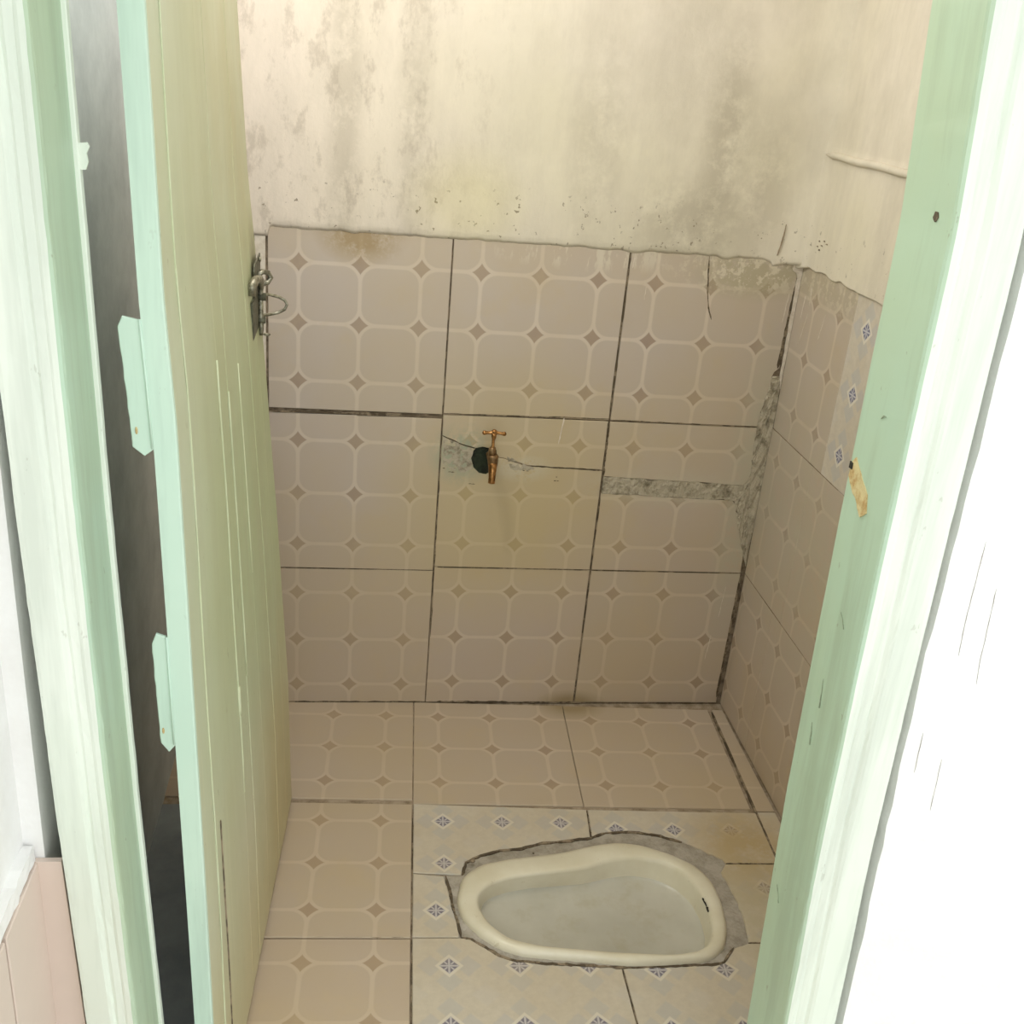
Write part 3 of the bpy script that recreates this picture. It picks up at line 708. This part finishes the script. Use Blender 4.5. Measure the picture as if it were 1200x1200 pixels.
# front wall with the door opening and an unseen slot above, added to admit light
OX0, OX1 = -0.135, 0.885      # rough opening
bm = bmesh.new()
def ragged_box(bm, x0, x1, y0, y1, z0, z1, side, amp=0.004, n=70):
    """wall pier whose edge at the door opening is broken plaster"""
    xs = lambda z: (0.038 * max(0, (1.66 - z)) - 0.0) 
    prev = None
    for i in range(n + 1):
        z = z0 + (z1 - z0) * i / n
        e = (x0 if side == 'l' else x1) + edge_lean(z) + amp * noise.noise(Vector((side == 'l', z * 14, 2))) + amp * 0.7 * noise.noise(Vector((3, z * 50, 2)))
        o_ = x1 if side == 'l' else x0
        row = [bm.verts.new((e, y0, z)), bm.verts.new((e + (0.004 if side == 'l' else -0.004), y1, z)), bm.verts.new((o_, y1, z)), bm.verts.new((o_, y0, z))]
        if prev:
            for k in range(4): bm.faces.new((prev[k], prev[(k + 1) % 4], row[(k + 1) % 4], row[k]))
        else: bm.faces.new(row)
        prev = row
    bm.faces.new(prev[::-1])
def interp(z, zs, vs):
    if z <= zs[0]: return vs[0]
    for i in range(len(zs) - 1):
        if z <= zs[i + 1]:
            t = (z - zs[i]) / (zs[i + 1] - zs[i]); return vs[i] * (1 - t) + vs[i + 1] * t
    return vs[-1]
def edge_lean(z): return interp(z, [0.0, 0.17, 0.41, 0.92, 1.12, 1.49, 1.7, 2.2], [0.042, 0.036, 0.025, 0.0, -0.004, -0.012, -0.02, -0.035])
bm = bmesh.new(); ragged_box(bm, 0.882, 3.2, YO - 0.003, YF, -0.12, 2.13, 'l')
box(bm, 0.86, 3.2, YO - 0.003, YF, 2.13, ZC + 0.5)
box(bm, -0.9, -0.136, YO - 0.003, YF, -0.12, ZC + 0.5)
box(bm, -0.136, 0.86, YO - 0.003, YF, 2.40, ZC + 0.5)
wf = link('wall_front', bm, MAT['outer'])
structure(wf, 'white limewashed front wall outside the door frame', 'wall')
bm = bmesh.new(); prev = None  # dark strip painted as the shade inside the frame-to-wall gap
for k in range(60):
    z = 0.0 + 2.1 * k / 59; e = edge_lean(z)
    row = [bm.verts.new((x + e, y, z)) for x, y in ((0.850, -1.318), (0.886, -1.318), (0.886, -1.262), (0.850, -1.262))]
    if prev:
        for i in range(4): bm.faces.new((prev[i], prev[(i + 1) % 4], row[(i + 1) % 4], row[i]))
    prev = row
link('gap_shade_strip', bm, simple('dark_gap_shade', (112, 107, 98), (96, 92, 84), 20, 0.95), wf)['label'] = 'dark strip standing in for shade in the gap between the frame and the wall'
# long hairline cracks in the limewash
F_OUT = frame((0, YO - 0.003, 0), (PI / 2, 0, 0))
def on_front(seq, wd, seed):
    crackline('crack', jag(seq, 0.0003, seed), wd, F_OUT, MAT['hair'], wf, 0.0004, seed)
on_front([(0.915, 1.12), (0.918, 1.02), (0.922, 0.97)], 0.0012, 1)
on_front([(0.945, 1.06), (0.952, 0.96), (0.956, 0.93)], 0.0010, 2)
on_front([(0.905, 0.86), (0.908, 0.80)], 0.0014, 3)
on_front([(0.94, 0.82), (0.945, 0.74)], 0.0010, 4)
bm = bmesh.new(); box(bm, XL - 0.15, XR + 0.15, YF, 0.15, ZC, ZC + 0.08)
structure(link('ceiling', bm, MAT['ceil']), 'whitewashed slab ceiling of the cubicle', 'ceiling')

# ================================================================== DOOR FRAME
LZ = [0.0, 0.25, 0.70, 1.10, 1.46, 1.66, 2.1]
RX = [0.826, 0.820, 0.797, 0.785, 0.777, 0.760, 0.745]     # right-hand inner arris, front
LX = [-0.036, -0.040, -0.054, -0.063, -0.068, -0.070, -0.074]
fr = empty('trim_1', (0.37, YF - 0.05, 0)); structure(fr, 'pale green painted wooden door frame, worn and chipped', 'door frame')
# profile in (distance from the inner arris, y): jamb face, beads and flat casing
PROF = [(0.0, -1.250), (0.0, -1.3555), (0.0015, -1.359), (0.005, -1.3605), (0.012, -1.3605), (0.0150, -1.3595), (0.0165, -1.3588), (0.019, -1.3594), (0.026, -1.3606), (0.029, -1.3598), (0.0305, -1.3600), (0.034, -1.3625), (0.038, -1.3640), (0.068, -1.3645), (0.0725, -1.3640), (0.0735, -1.3600), (0.0735, -1.250)]
def post(side, xs, mat_split):
    N = 110
    sgn = 1 if side == 'r' else -1
    parts = {'jamb': (0, 3), 'casing': (3, len(PROF) - 1)}
    for nm, (i0, i1) in parts.items():
        bm = bmesh.new(); grid = []
        for k in range(N + 1):
            z = 2.1 * k / N; xc = interp(z, LZ, xs); row = []
            for i in range(i0, i1 + 1):
                d, y = PROF[i]
                w_ = 0.0012 * noise.noise(Vector((sgn * 3, z * 9, i * 0.4))) + 0.0008 * noise.noise(Vector((sgn * 3, z * 45, i)))
                dd = d * (0.80 if side == 'l' else 1.0)
                row.append(bm.verts.new((xc + sgn * (dd + (w_ if i > 0 else 0)), y + w_ * 0.6, z)))
            # back close
            row.append(bm.verts.new((xc + sgn * (0.05 if nm == 'jamb' else 0.012), -1.25 if nm == 'jamb' else -1.352, z)))
            grid.append(row)
        L = len(grid[0])
        for a, b in zip(grid, grid[1:]):
            for i in range(L): bm.faces.new((a[i], a[(i + 1) % L], b[(i + 1) % L], b[i]))
        bm.faces.new(grid[0]); bm.faces.new(grid[-1][::-1])
        o = link(nm, bm, MAT['jamb'] if nm == 'jamb' else MAT['casing'])
        o.parent = fr; o.matrix_local = Matrix.Translation(-Vector(fr.location))
        if nm == 'jamb': jm = o
        o['label'] = ('mint green inner face of the frame' if nm == 'jamb' else 'beaded front of the frame, mint paint whitened as if overexposed')
    return jm
FRI = Matrix.Translation(-Vector((0.37, YF - 0.05, 0)))
def part(name, bm, mat, parent, inv, smooth=False, label=None):
    o = link(name, bm, mat, smooth=smooth); o.parent = parent; o.matrix_local = inv
    if label: o['label'] = label
    return o
post('r', RX, True); post('l', LX, True)
bm = bmesh.new(); prev = None
for k in range(90):
    z = 2.05 * k / 89; e = interp(z, LZ, LX) + 0.0006 * noise.noise(Vector((9, z * 22, 1)))
    row = [bm.verts.new(q) for q in ((e - 0.004, -1.2605, z), (e + 0.0035, -1.2600, z), (e + 0.0045, -1.2590, z), (e + 0.0045, -1.2495, z), (e - 0.004, -1.2495, z))]
    if prev:
        for i in range(5): bm.faces.new((prev[i], prev[(i + 1) % 5], row[(i + 1) % 5], row[i]))
    else: bm.faces.new(row)
    prev = row
bm.faces.new(prev[::-1]); part('stop_bead', bm, MAT['casing'], fr, FRI)
bm = bmesh.new(); prism(bm, [(-0.070, 1.468), (-0.056, 1.470), (-0.054, 1.466), (-0.057, 1.460), (-0.056, 1.452), (-0.0585, 1.445), (-0.070, 1.444)], -0.002, 0.0015)
o = part('splinter', bm, MAT['casing'], fr, FRI @ frame((0, -1.255, 0), (PI / 2, 0, 0)))
bm = bmesh.new(); box(bm, -0.14, 0.83, -1.36, -1.25, 2.06, 2.13); part('lintel', bm, MAT['jamb'], fr, FRI)
# broken-out keeper hole with bare wood on the right jamb
F_JR = frame((0.785, 0, 0), (PI / 2, 0, -PI / 2))    # local x = -Y
def jx(z): return interp(z, LZ, RX)
def on_jamb(name, pts, mat, h, seed, zc, label=None, step=0.005):
    f = frame((jx(zc), 0, 0), (PI / 2, 0, -PI / 2))
    o = lump(name, pts, f, mat, None, h, seed, 0.0008, label, step=step, base=-0.003)
    o.parent = fr; o.matrix_local = FRI @ f; return o
on_jamb('bare_wood', jag([(1.252, 1.175), (1.262, 1.185), (1.280, 1.172), (1.305, 1.155), (1.312, 1.135), (1.300, 1.125), (1.28, 1.140), (1.262, 1.150), (1.252, 1.158), (1.252, 1.175)], 0.0012, 3)[:-1], MAT['wood'], 0.0012, 3, 1.15, 'chipped patch of bare yellow wood on the right jamb')
on_jamb('nail_hole', [(1.2505, 1.168), (1.2505, 1.176), (1.258, 1.176), (1.2585, 1.168)], MAT['black'], 0.0018, 4, 1.17)
on_jamb('nail_hole', [(1.320, 1.466), (1.322, 1.472), (1.328, 1.472), (1.330, 1.467), (1.326, 1.462)], MAT['crack'], 0.0012, 5, 1.469)
for k, (y0, z0, y1, z1) in enumerate(((1.30, 1.245, 1.31, 1.25), (1.30, 1.00, 1.315, 0.985), (1.283, 0.83, 1.29, 0.80), (1.27, 0.55, 1.285, 0.53), (1.29, 0.90, 1.295, 0.86))):
    on_jamb('scratch', ribbon([(y0, z0), ((y0 + y1) / 2, (z0 + z1) / 2 + .002), (y1, z1)], 0.002, k), MAT['scuffed'], 0.0011, k, (z0 + z1) / 2)

# ================================================================== OPEN DOOR
ZN, XN = [0, .5, .8, 1.18, 1.32, 1.6, 2.05], [.030, .023, .018, .011, .004, -.001, -.008]
ZF, XF = [0, .32, .71, .98, 1.21, 1.36, 1.63, 2.05], [.081, .073, .051, .033, .016, .003, -.010, -.034]
YN, YFD = -1.240, -0.400
def door_x(y, z):
    t = (y - YN) / (YFD - YN); return interp(z, ZN, XN) * (1 - t) + interp(z, ZF, XF) * t
door = empty('door_1', (0.02, YN, 0)); structure(door, 'open inward-swung plank door, yellowed green paint, seen almost edge-on', 'door')
DI = Matrix.Translation(-Vector(door.location))
def slab(y0, y1, out, th, mat, name, label=None, nz=70, ny=4, z0=0.012, z1=1.80, amp=0.0006, bev=0.0015):
    """board following the warped door plane; out = how proud its room face stands"""
    bm = bmesh.new(); grid = []
    ys = [y0, y0 + bev] + [y0 + bev + (y1 - y0 - 2 * bev) * k / ny for k in range(1, ny)] + [y1 - bev, y1]
    for k in range(nz + 1):
        z = z0 + (z1 - z0) * k / nz; row = []
        for i, y in enumerate(ys):
            e = bev if i in (0, len(ys) - 1) else 0
            row.append(bm.verts.new((door_x(y, z) + out - e + amp * noise.noise(Vector((y * 20, z * 4, 1))), y, z)))
        for y in (y1, y0): row.append(bm.verts.new((door_x(y, z) + out - th, y, z)))
        grid.append(row)
    L = len(grid[0])
    for a, b in zip(grid, grid[1:]):
        for i in range(L): bm.faces.new((a[i], a[(i + 1) % L], b[(i + 1) % L], b[i]))
    bm.faces.new(grid[0]); bm.faces.new(grid[-1][::-1])
    return part(name, bm, mat, door, DI, label=label)
slab(YN + 0.0, YN + 0.010, 0.0005, 0.0245, MAT['edge'], 'edge_strip', 'bright mint hinge-side edge of the door')
ys = [YN + 0.0105, -1.157, -0.928, -0.850, -0.735, -0.60, -0.490, YFD]
for k, (a, b) in enumerate(zip(ys, ys[1:])):
    slab(a + 0.0006, b - 0.0006, 0.0004 * (k % 2), 0.023, MAT['door'], 'plank')
# raised paint beads at the board joints
def bead(pts, r, mat=None):
    bm = bmesh.new(); tube(bm, [(door_x(y, z) + 0.0004, y, z) for y, z in pts], r, 6); part('paint_bead', bm, mat or MAT['bead'], door, DI, True)
MAT['bead'] = simple('pale_paint_bead', (216, 222, 190), (204, 212, 176), 12, 0.4)
bead([(-1.157 - 0.003 * math.sin(k * .7), 0.02 + k * 0.07) for k in range(25)], 0.0013)
bead([(-0.930 + 0.003 * math.sin(k * .9), 0.45 + k * 0.06) for k in range(13)], 0.0018)
bead([(-0.848, 0.62 + k * 0.06) for k in range(9)], 0.0016)
bead([(-0.735, 0.75 + k * 0.06) for k in range(7)], 0.0014)
bead([(-0.93, 0.60 + k * 0.01) for k in range(6)], 0.0035)
bm = bmesh.new(); tube(bm, [(door_x(-1.118, z) + 0.0002, -1.118 + 0.003 * math.sin(z * 9), z) for z in [0.1 + 0.05 * k for k in range(10)]], [0.0022] * 10, 6); part('split', bm, MAT['crack'], door, DI)
# painted hinge leaves sticking out of the edge, broken away from the frame
def hinge(z0, z1, wd0, wd1, seed, rag):
    h = bmesh.new()
    zc = (z0 + z1) / 2
    xe = lambda z: interp(z, ZN, XN) - 0.0245
    out = []
    n_ = 14; rnd = random.Random(seed)
    for k in range(n_ + 1):
        t = k / n_; z = z1 + (z0 - z1) * t
        w_ = wd0 + (wd1 - wd0) * t + rnd.uniform(-rag, rag) * (1 if 0 < k < n_ else 0)
        if k == 0: w_ -= 0.006
        if k == n_: w_ *= 0.45
        out.append((xe(z) - w_, z + (rnd.uniform(-.002, .002) if k in (0, n_) else 0)))
    inn = [(xe(z0) + 0.002, z0 + 0.010), (xe(z1) + 0.002, z1 - 0.004)]
    prism(h, [(x, z) for x, z in out + inn], -0.003, 0.001, 0.0008)
    o = link('hinge_leaf', h, MAT['edge']); o.parent = door; o.matrix_local = DI @ frame((0, YN + 0.001, 0), (PI / 2, 0, 0))
    o['label'] = 'chipped paint-covered hinge leaf'
    kb = bmesh.new(); tube(kb, [(xe(z) - 0.0006, YN - 0.0006, z) for z in (z1 - .002, zc, z0 + .01)], 0.0014, 8)
    p2 = link('hinge_pin', kb, MAT['edge'], smooth=True); p2.parent = o; p2.matrix_parent_inverse = Matrix.Identity(4)
    p2.matrix_local = frame((0, YN + 0.001, 0), (PI / 2, 0, 0)).inverted()
    for (dx, z) in ((wd1 * 0.75, z0 + 0.03),):
        rb = bmesh.new(); ball(rb, (xe(z) - dx, YN - 0.0002, z), 0.0022, 0.7, 0.4, 2.0)
        r2 = link('rust_spot', rb, MAT['wood'], smooth=True); r2.parent = o; r2.matrix_local = frame((0, YN + 0.001, 0), (PI / 2, 0, 0)).inverted()
hinge(1.146, 1.300, 0.0240, 0.0215, 3, 0.0005)
hinge(0.758, 0.922, 0.0185, 0.0165, 8, 0.0005)
# sliding bolt with hasp loop on the far edge
lx = lambda z, y=YFD: door_x(y, z)
latch = bmesh.new()
prism(latch, [(0.400, 1.095), (0.49, 1.095), (0.50, 1.105), (0.50, 1.205), (0.49, 1.217), (0.400, 1.220)], 0.0, 0.0022, 0.0006)
LF = frame((lx(1.15) + 0.0004, 0, 0), (PI / 2, 0, PI / 2)) @ Matrix.Scale(-1, 4, (1, 0, 0))
lt = part('latch', latch, MAT['darksteel'], door, DI @ LF, label='tarnished steel bolt and wire loop')
LI = LF.inverted()
def lpart(name, bm, mat='steel', smooth=True):
    o = link(name, bm, MAT[mat], smooth=smooth); o.parent = lt; o.matrix_local = LI; return o
yb = -0.440
b = bmesh.new(); tube(b, [(0.0265, yb, 1.168), (0.0268, yb, 1.12), (0.0275, yb, 1.090), (0.0272, yb, 1.080)], [0.0050, 0.0048, 0.0045, 0.0030], 12); lpart('bolt', b)
b = bmesh.new(); box(b, 0.020, 0.0235, yb - 0.10, yb + 0.002, 1.095, 1.160); lpart('bolt_guide', b, 'darksteel', False)
b = bmesh.new()
tube(b, [(0.021, -0.55, 1.176), (0.023, -0.55, 1.190), (0.027, -0.53, 1.198), (0.031, -0.50, 1.194), (0.030, -0.47, 1.184), (0.028, yb, 1.166)], [0.0080, 0.0080, 0.0072, 0.0066, 0.006, 0.005], 12); lpart('bolt_handle', b)
b = bmesh.new(); tube(b, [(0.020, yb, 1.186), (0.030, yb + 0.01, 1.193), (0.039, yb + 0.016, 1.190), (0.043, yb + 0.02, 1.181), (0.038, yb + 0.016, 1.173), (0.028, yb + 0.006, 1.171)], 0.0048, 10); lpart('staple', b)
b = bmesh.new(); tube(b, [(0.026, yb + 0.01, 1.152), (0.040, yb + 0.03, 1.148), (0.056, -0.402, 1.143), (0.066, -0.399, 1.137), (0.070, -0.398, 1.129), (0.066, -0.399, 1.120), (0.055, -0.401, 1.114), (0.042, -0.405, 1.111), (0.03, yb + 0.02, 1.112), (0.026, yb + 0.01, 1.117)], 0.0028, 8); lpart('wire_loop', b)
b = bmesh.new(); tube(b, [(0.018, yb, 1.150), (0.036, yb, 1.150)], 0.0070, 10); tube(b, [(0.018, yb, 1.108), (0.035, yb, 1.108)], 0.0062, 10); lpart('bolt_bracket', b, 'darksteel')
b = bmesh.new(); ball(b, (0.034, -0.405, 1.073), 0.0045, 1.6, 1, 0.6); ball(b, (0.026, -0.435, 1.215), 0.0045, 0.5, 1, 1); lpart('screw', b)

# ================================================================== TAP
tap = empty('bib_tap', (0.517, 0.0, 0.70)); thing(tap, 'small brass bib tap with a T-handle on the back wall', 'tap')
TI = Matrix.Translation(-Vector(tap.location))
def tp(name, bm, mat='brass', label=None): return part(name, bm, MAT[mat], tap, TI, True, label)
b = bmesh.new(); tube(b, [(0.522, 0.004, 0.704), (0.521, -0.030, 0.704), (0.518, -0.052, 0.7035)], [0.0095, 0.0095, 0.0105], 16); tp('inlet_pipe', b, 'dullbrass')
b = bmesh.new(); tube(b, [(0.522, -0.002, 0.704), (0.5215, -0.010, 0.704)], 0.0145, 6); tp('wall_nut', b, 'dullbrass')
b = bmesh.new(); tube(b, [(0.519, -0.060, 0.685), (0.519, -0.060, 0.692), (0.519, -0.060, 0.700), (0.5185, -0.060, 0.709), (0.518, -0.060, 0.716), (0.518, -0.060, 0.7215), (0.5175, -0.060, 0.726)],
     [0.0088, 0.0100, 0.0115, 0.0125, 0.0128, 0.0138, 0.0100], 18); tp('body', b, 'dullbrass')
b = bmesh.new(); tube(b, [(0.5155, -0.060, 0.724), (0.5155, -0.060, 0.737), (0.5155, -0.060, 0.7385), (0.5155, -0.060, 0.744)], [0.0095, 0.0095, 0.0085, 0.0072], 6); tp('bonnet_nut', b, 'dullbrass')
b = bmesh.new(); tube(b, [(0.5155, -0.060, 0.740), (0.516, -0.060, 0.7455), (0.516, -0.060, 0.762), (0.5165, -0.060, 0.770), (0.5165, -0.060, 0.778)], [0.0060, 0.0036, 0.0036, 0.0060, 0.0062], 12); tp('spindle', b)
b = bmesh.new()
tube(b, [(0.4925, -0.062, 0.7795), (0.4945, -0.062, 0.7795), (0.500, -0.061, 0.7795), (0.509, -0.060, 0.7795), (0.5165, -0.060, 0.7800), (0.524, -0.060, 0.7795), (0.533, -0.061, 0.7790), (0.539, -0.062, 0.7785), (0.541, -0.062, 0.7785)], [0.0030, 0.0048, 0.0036, 0.0040, 0.0066, 0.0040, 0.0036, 0.0048, 0.0030], 12)
ball(b, (0.4935, -0.062, 0.7795), 0.0052); ball(b, (0.540, -0.062, 0.7785), 0.0052); ball(b, (0.5165, -0.060, 0.7825), 0.0068, 1, 1, 0.8)
tp('handle', b, 'brass', 'polished brass T-handle with ball ends')
b = bmesh.new(); tube(b, [(0.519, -0.058, 0.706), (0.5185, -0.066, 0.700), (0.518, -0.0715, 0.690), (0.518, -0.073, 0.678), (0.518, -0.073, 0.664), (0.518, -0.073, 0.660)], [0.0105, 0.0105, 0.0095, 0.0085, 0.0082, 0.0088], 16); tp('spout', b, 'brass')
b = bmesh.new(); tube(b, [(0.518, -0.073, 0.6602), (0.518, -0.073, 0.6592)], 0.006, 14); tp('spout_mouth', b, 'black')

# ================================================================== OUTSIDE
bm = bmesh.new(); box(bm, -4.0, 6.0, -9.0, YO, -0.30, -0.12)
structure(link('ground', bm, MAT['ground']), 'light concrete yard in front of the cubicle', 'ground')
bm = bmesh.new(); box(bm, -0.40, -0.158, -2.9, YO - 0.003, -0.12, 2.95)
wo = link('wall_outside', bm, MAT['outer'])
structure(wo, 'white outer side wall left of the door frame with pale pink tiles at its foot', 'wall')
F_OL = frame((-0.142, 0, 0), (PI / 2, 0, PI / 2))     # local x = +Y
for k, (y0, y1) in enumerate(((-1.47, -1.352), (-1.87, -1.473), (-2.27, -1.873), (-2.67, -2.273))):
    for (z0, z1) in ((-0.11, 0.29), (0.293, 0.69)):
        tile(rect(y0, y1, z0, z1, 0.0012), ((y0 + y1) / 2, (z0 + z1) / 2), F_OL, MAT['pinktile'], wo, thick=0.016)
bm = bmesh.new(); prev = None
for k in range(30):
    z = -0.11 + 0.80 * k / 29; e = interp(z, LZ, LX) - 0.0625
    row = [bm.verts.new(q) for q in ((-0.156, -1.356, z), (e, -1.356, z), (e, -1.349, z), (-0.156, -1.349, z))]
    if prev:
        for i in range(4): bm.faces.new((prev[i], prev[(i + 1) % 4], row[(i + 1) % 4], row[i]))
    else: bm.faces.new(row)
    prev = row
bm.faces.new(prev[::-1]); link('tile', bm, MAT['pinktile'], wo)
lump('tile_adhesive', rough_line((-2.68, 0.69), (-1.352, 0.69), 60, 0.002, 3) + rough_line((-1.352, 0.71), (-2.68, 0.71), 60, 0.005, 4), F_OL, MAT['outer'], wo, -0.003, 3, 0.002, 'plaster fillet over the pink tiles', step=0.02, base=-0.016)
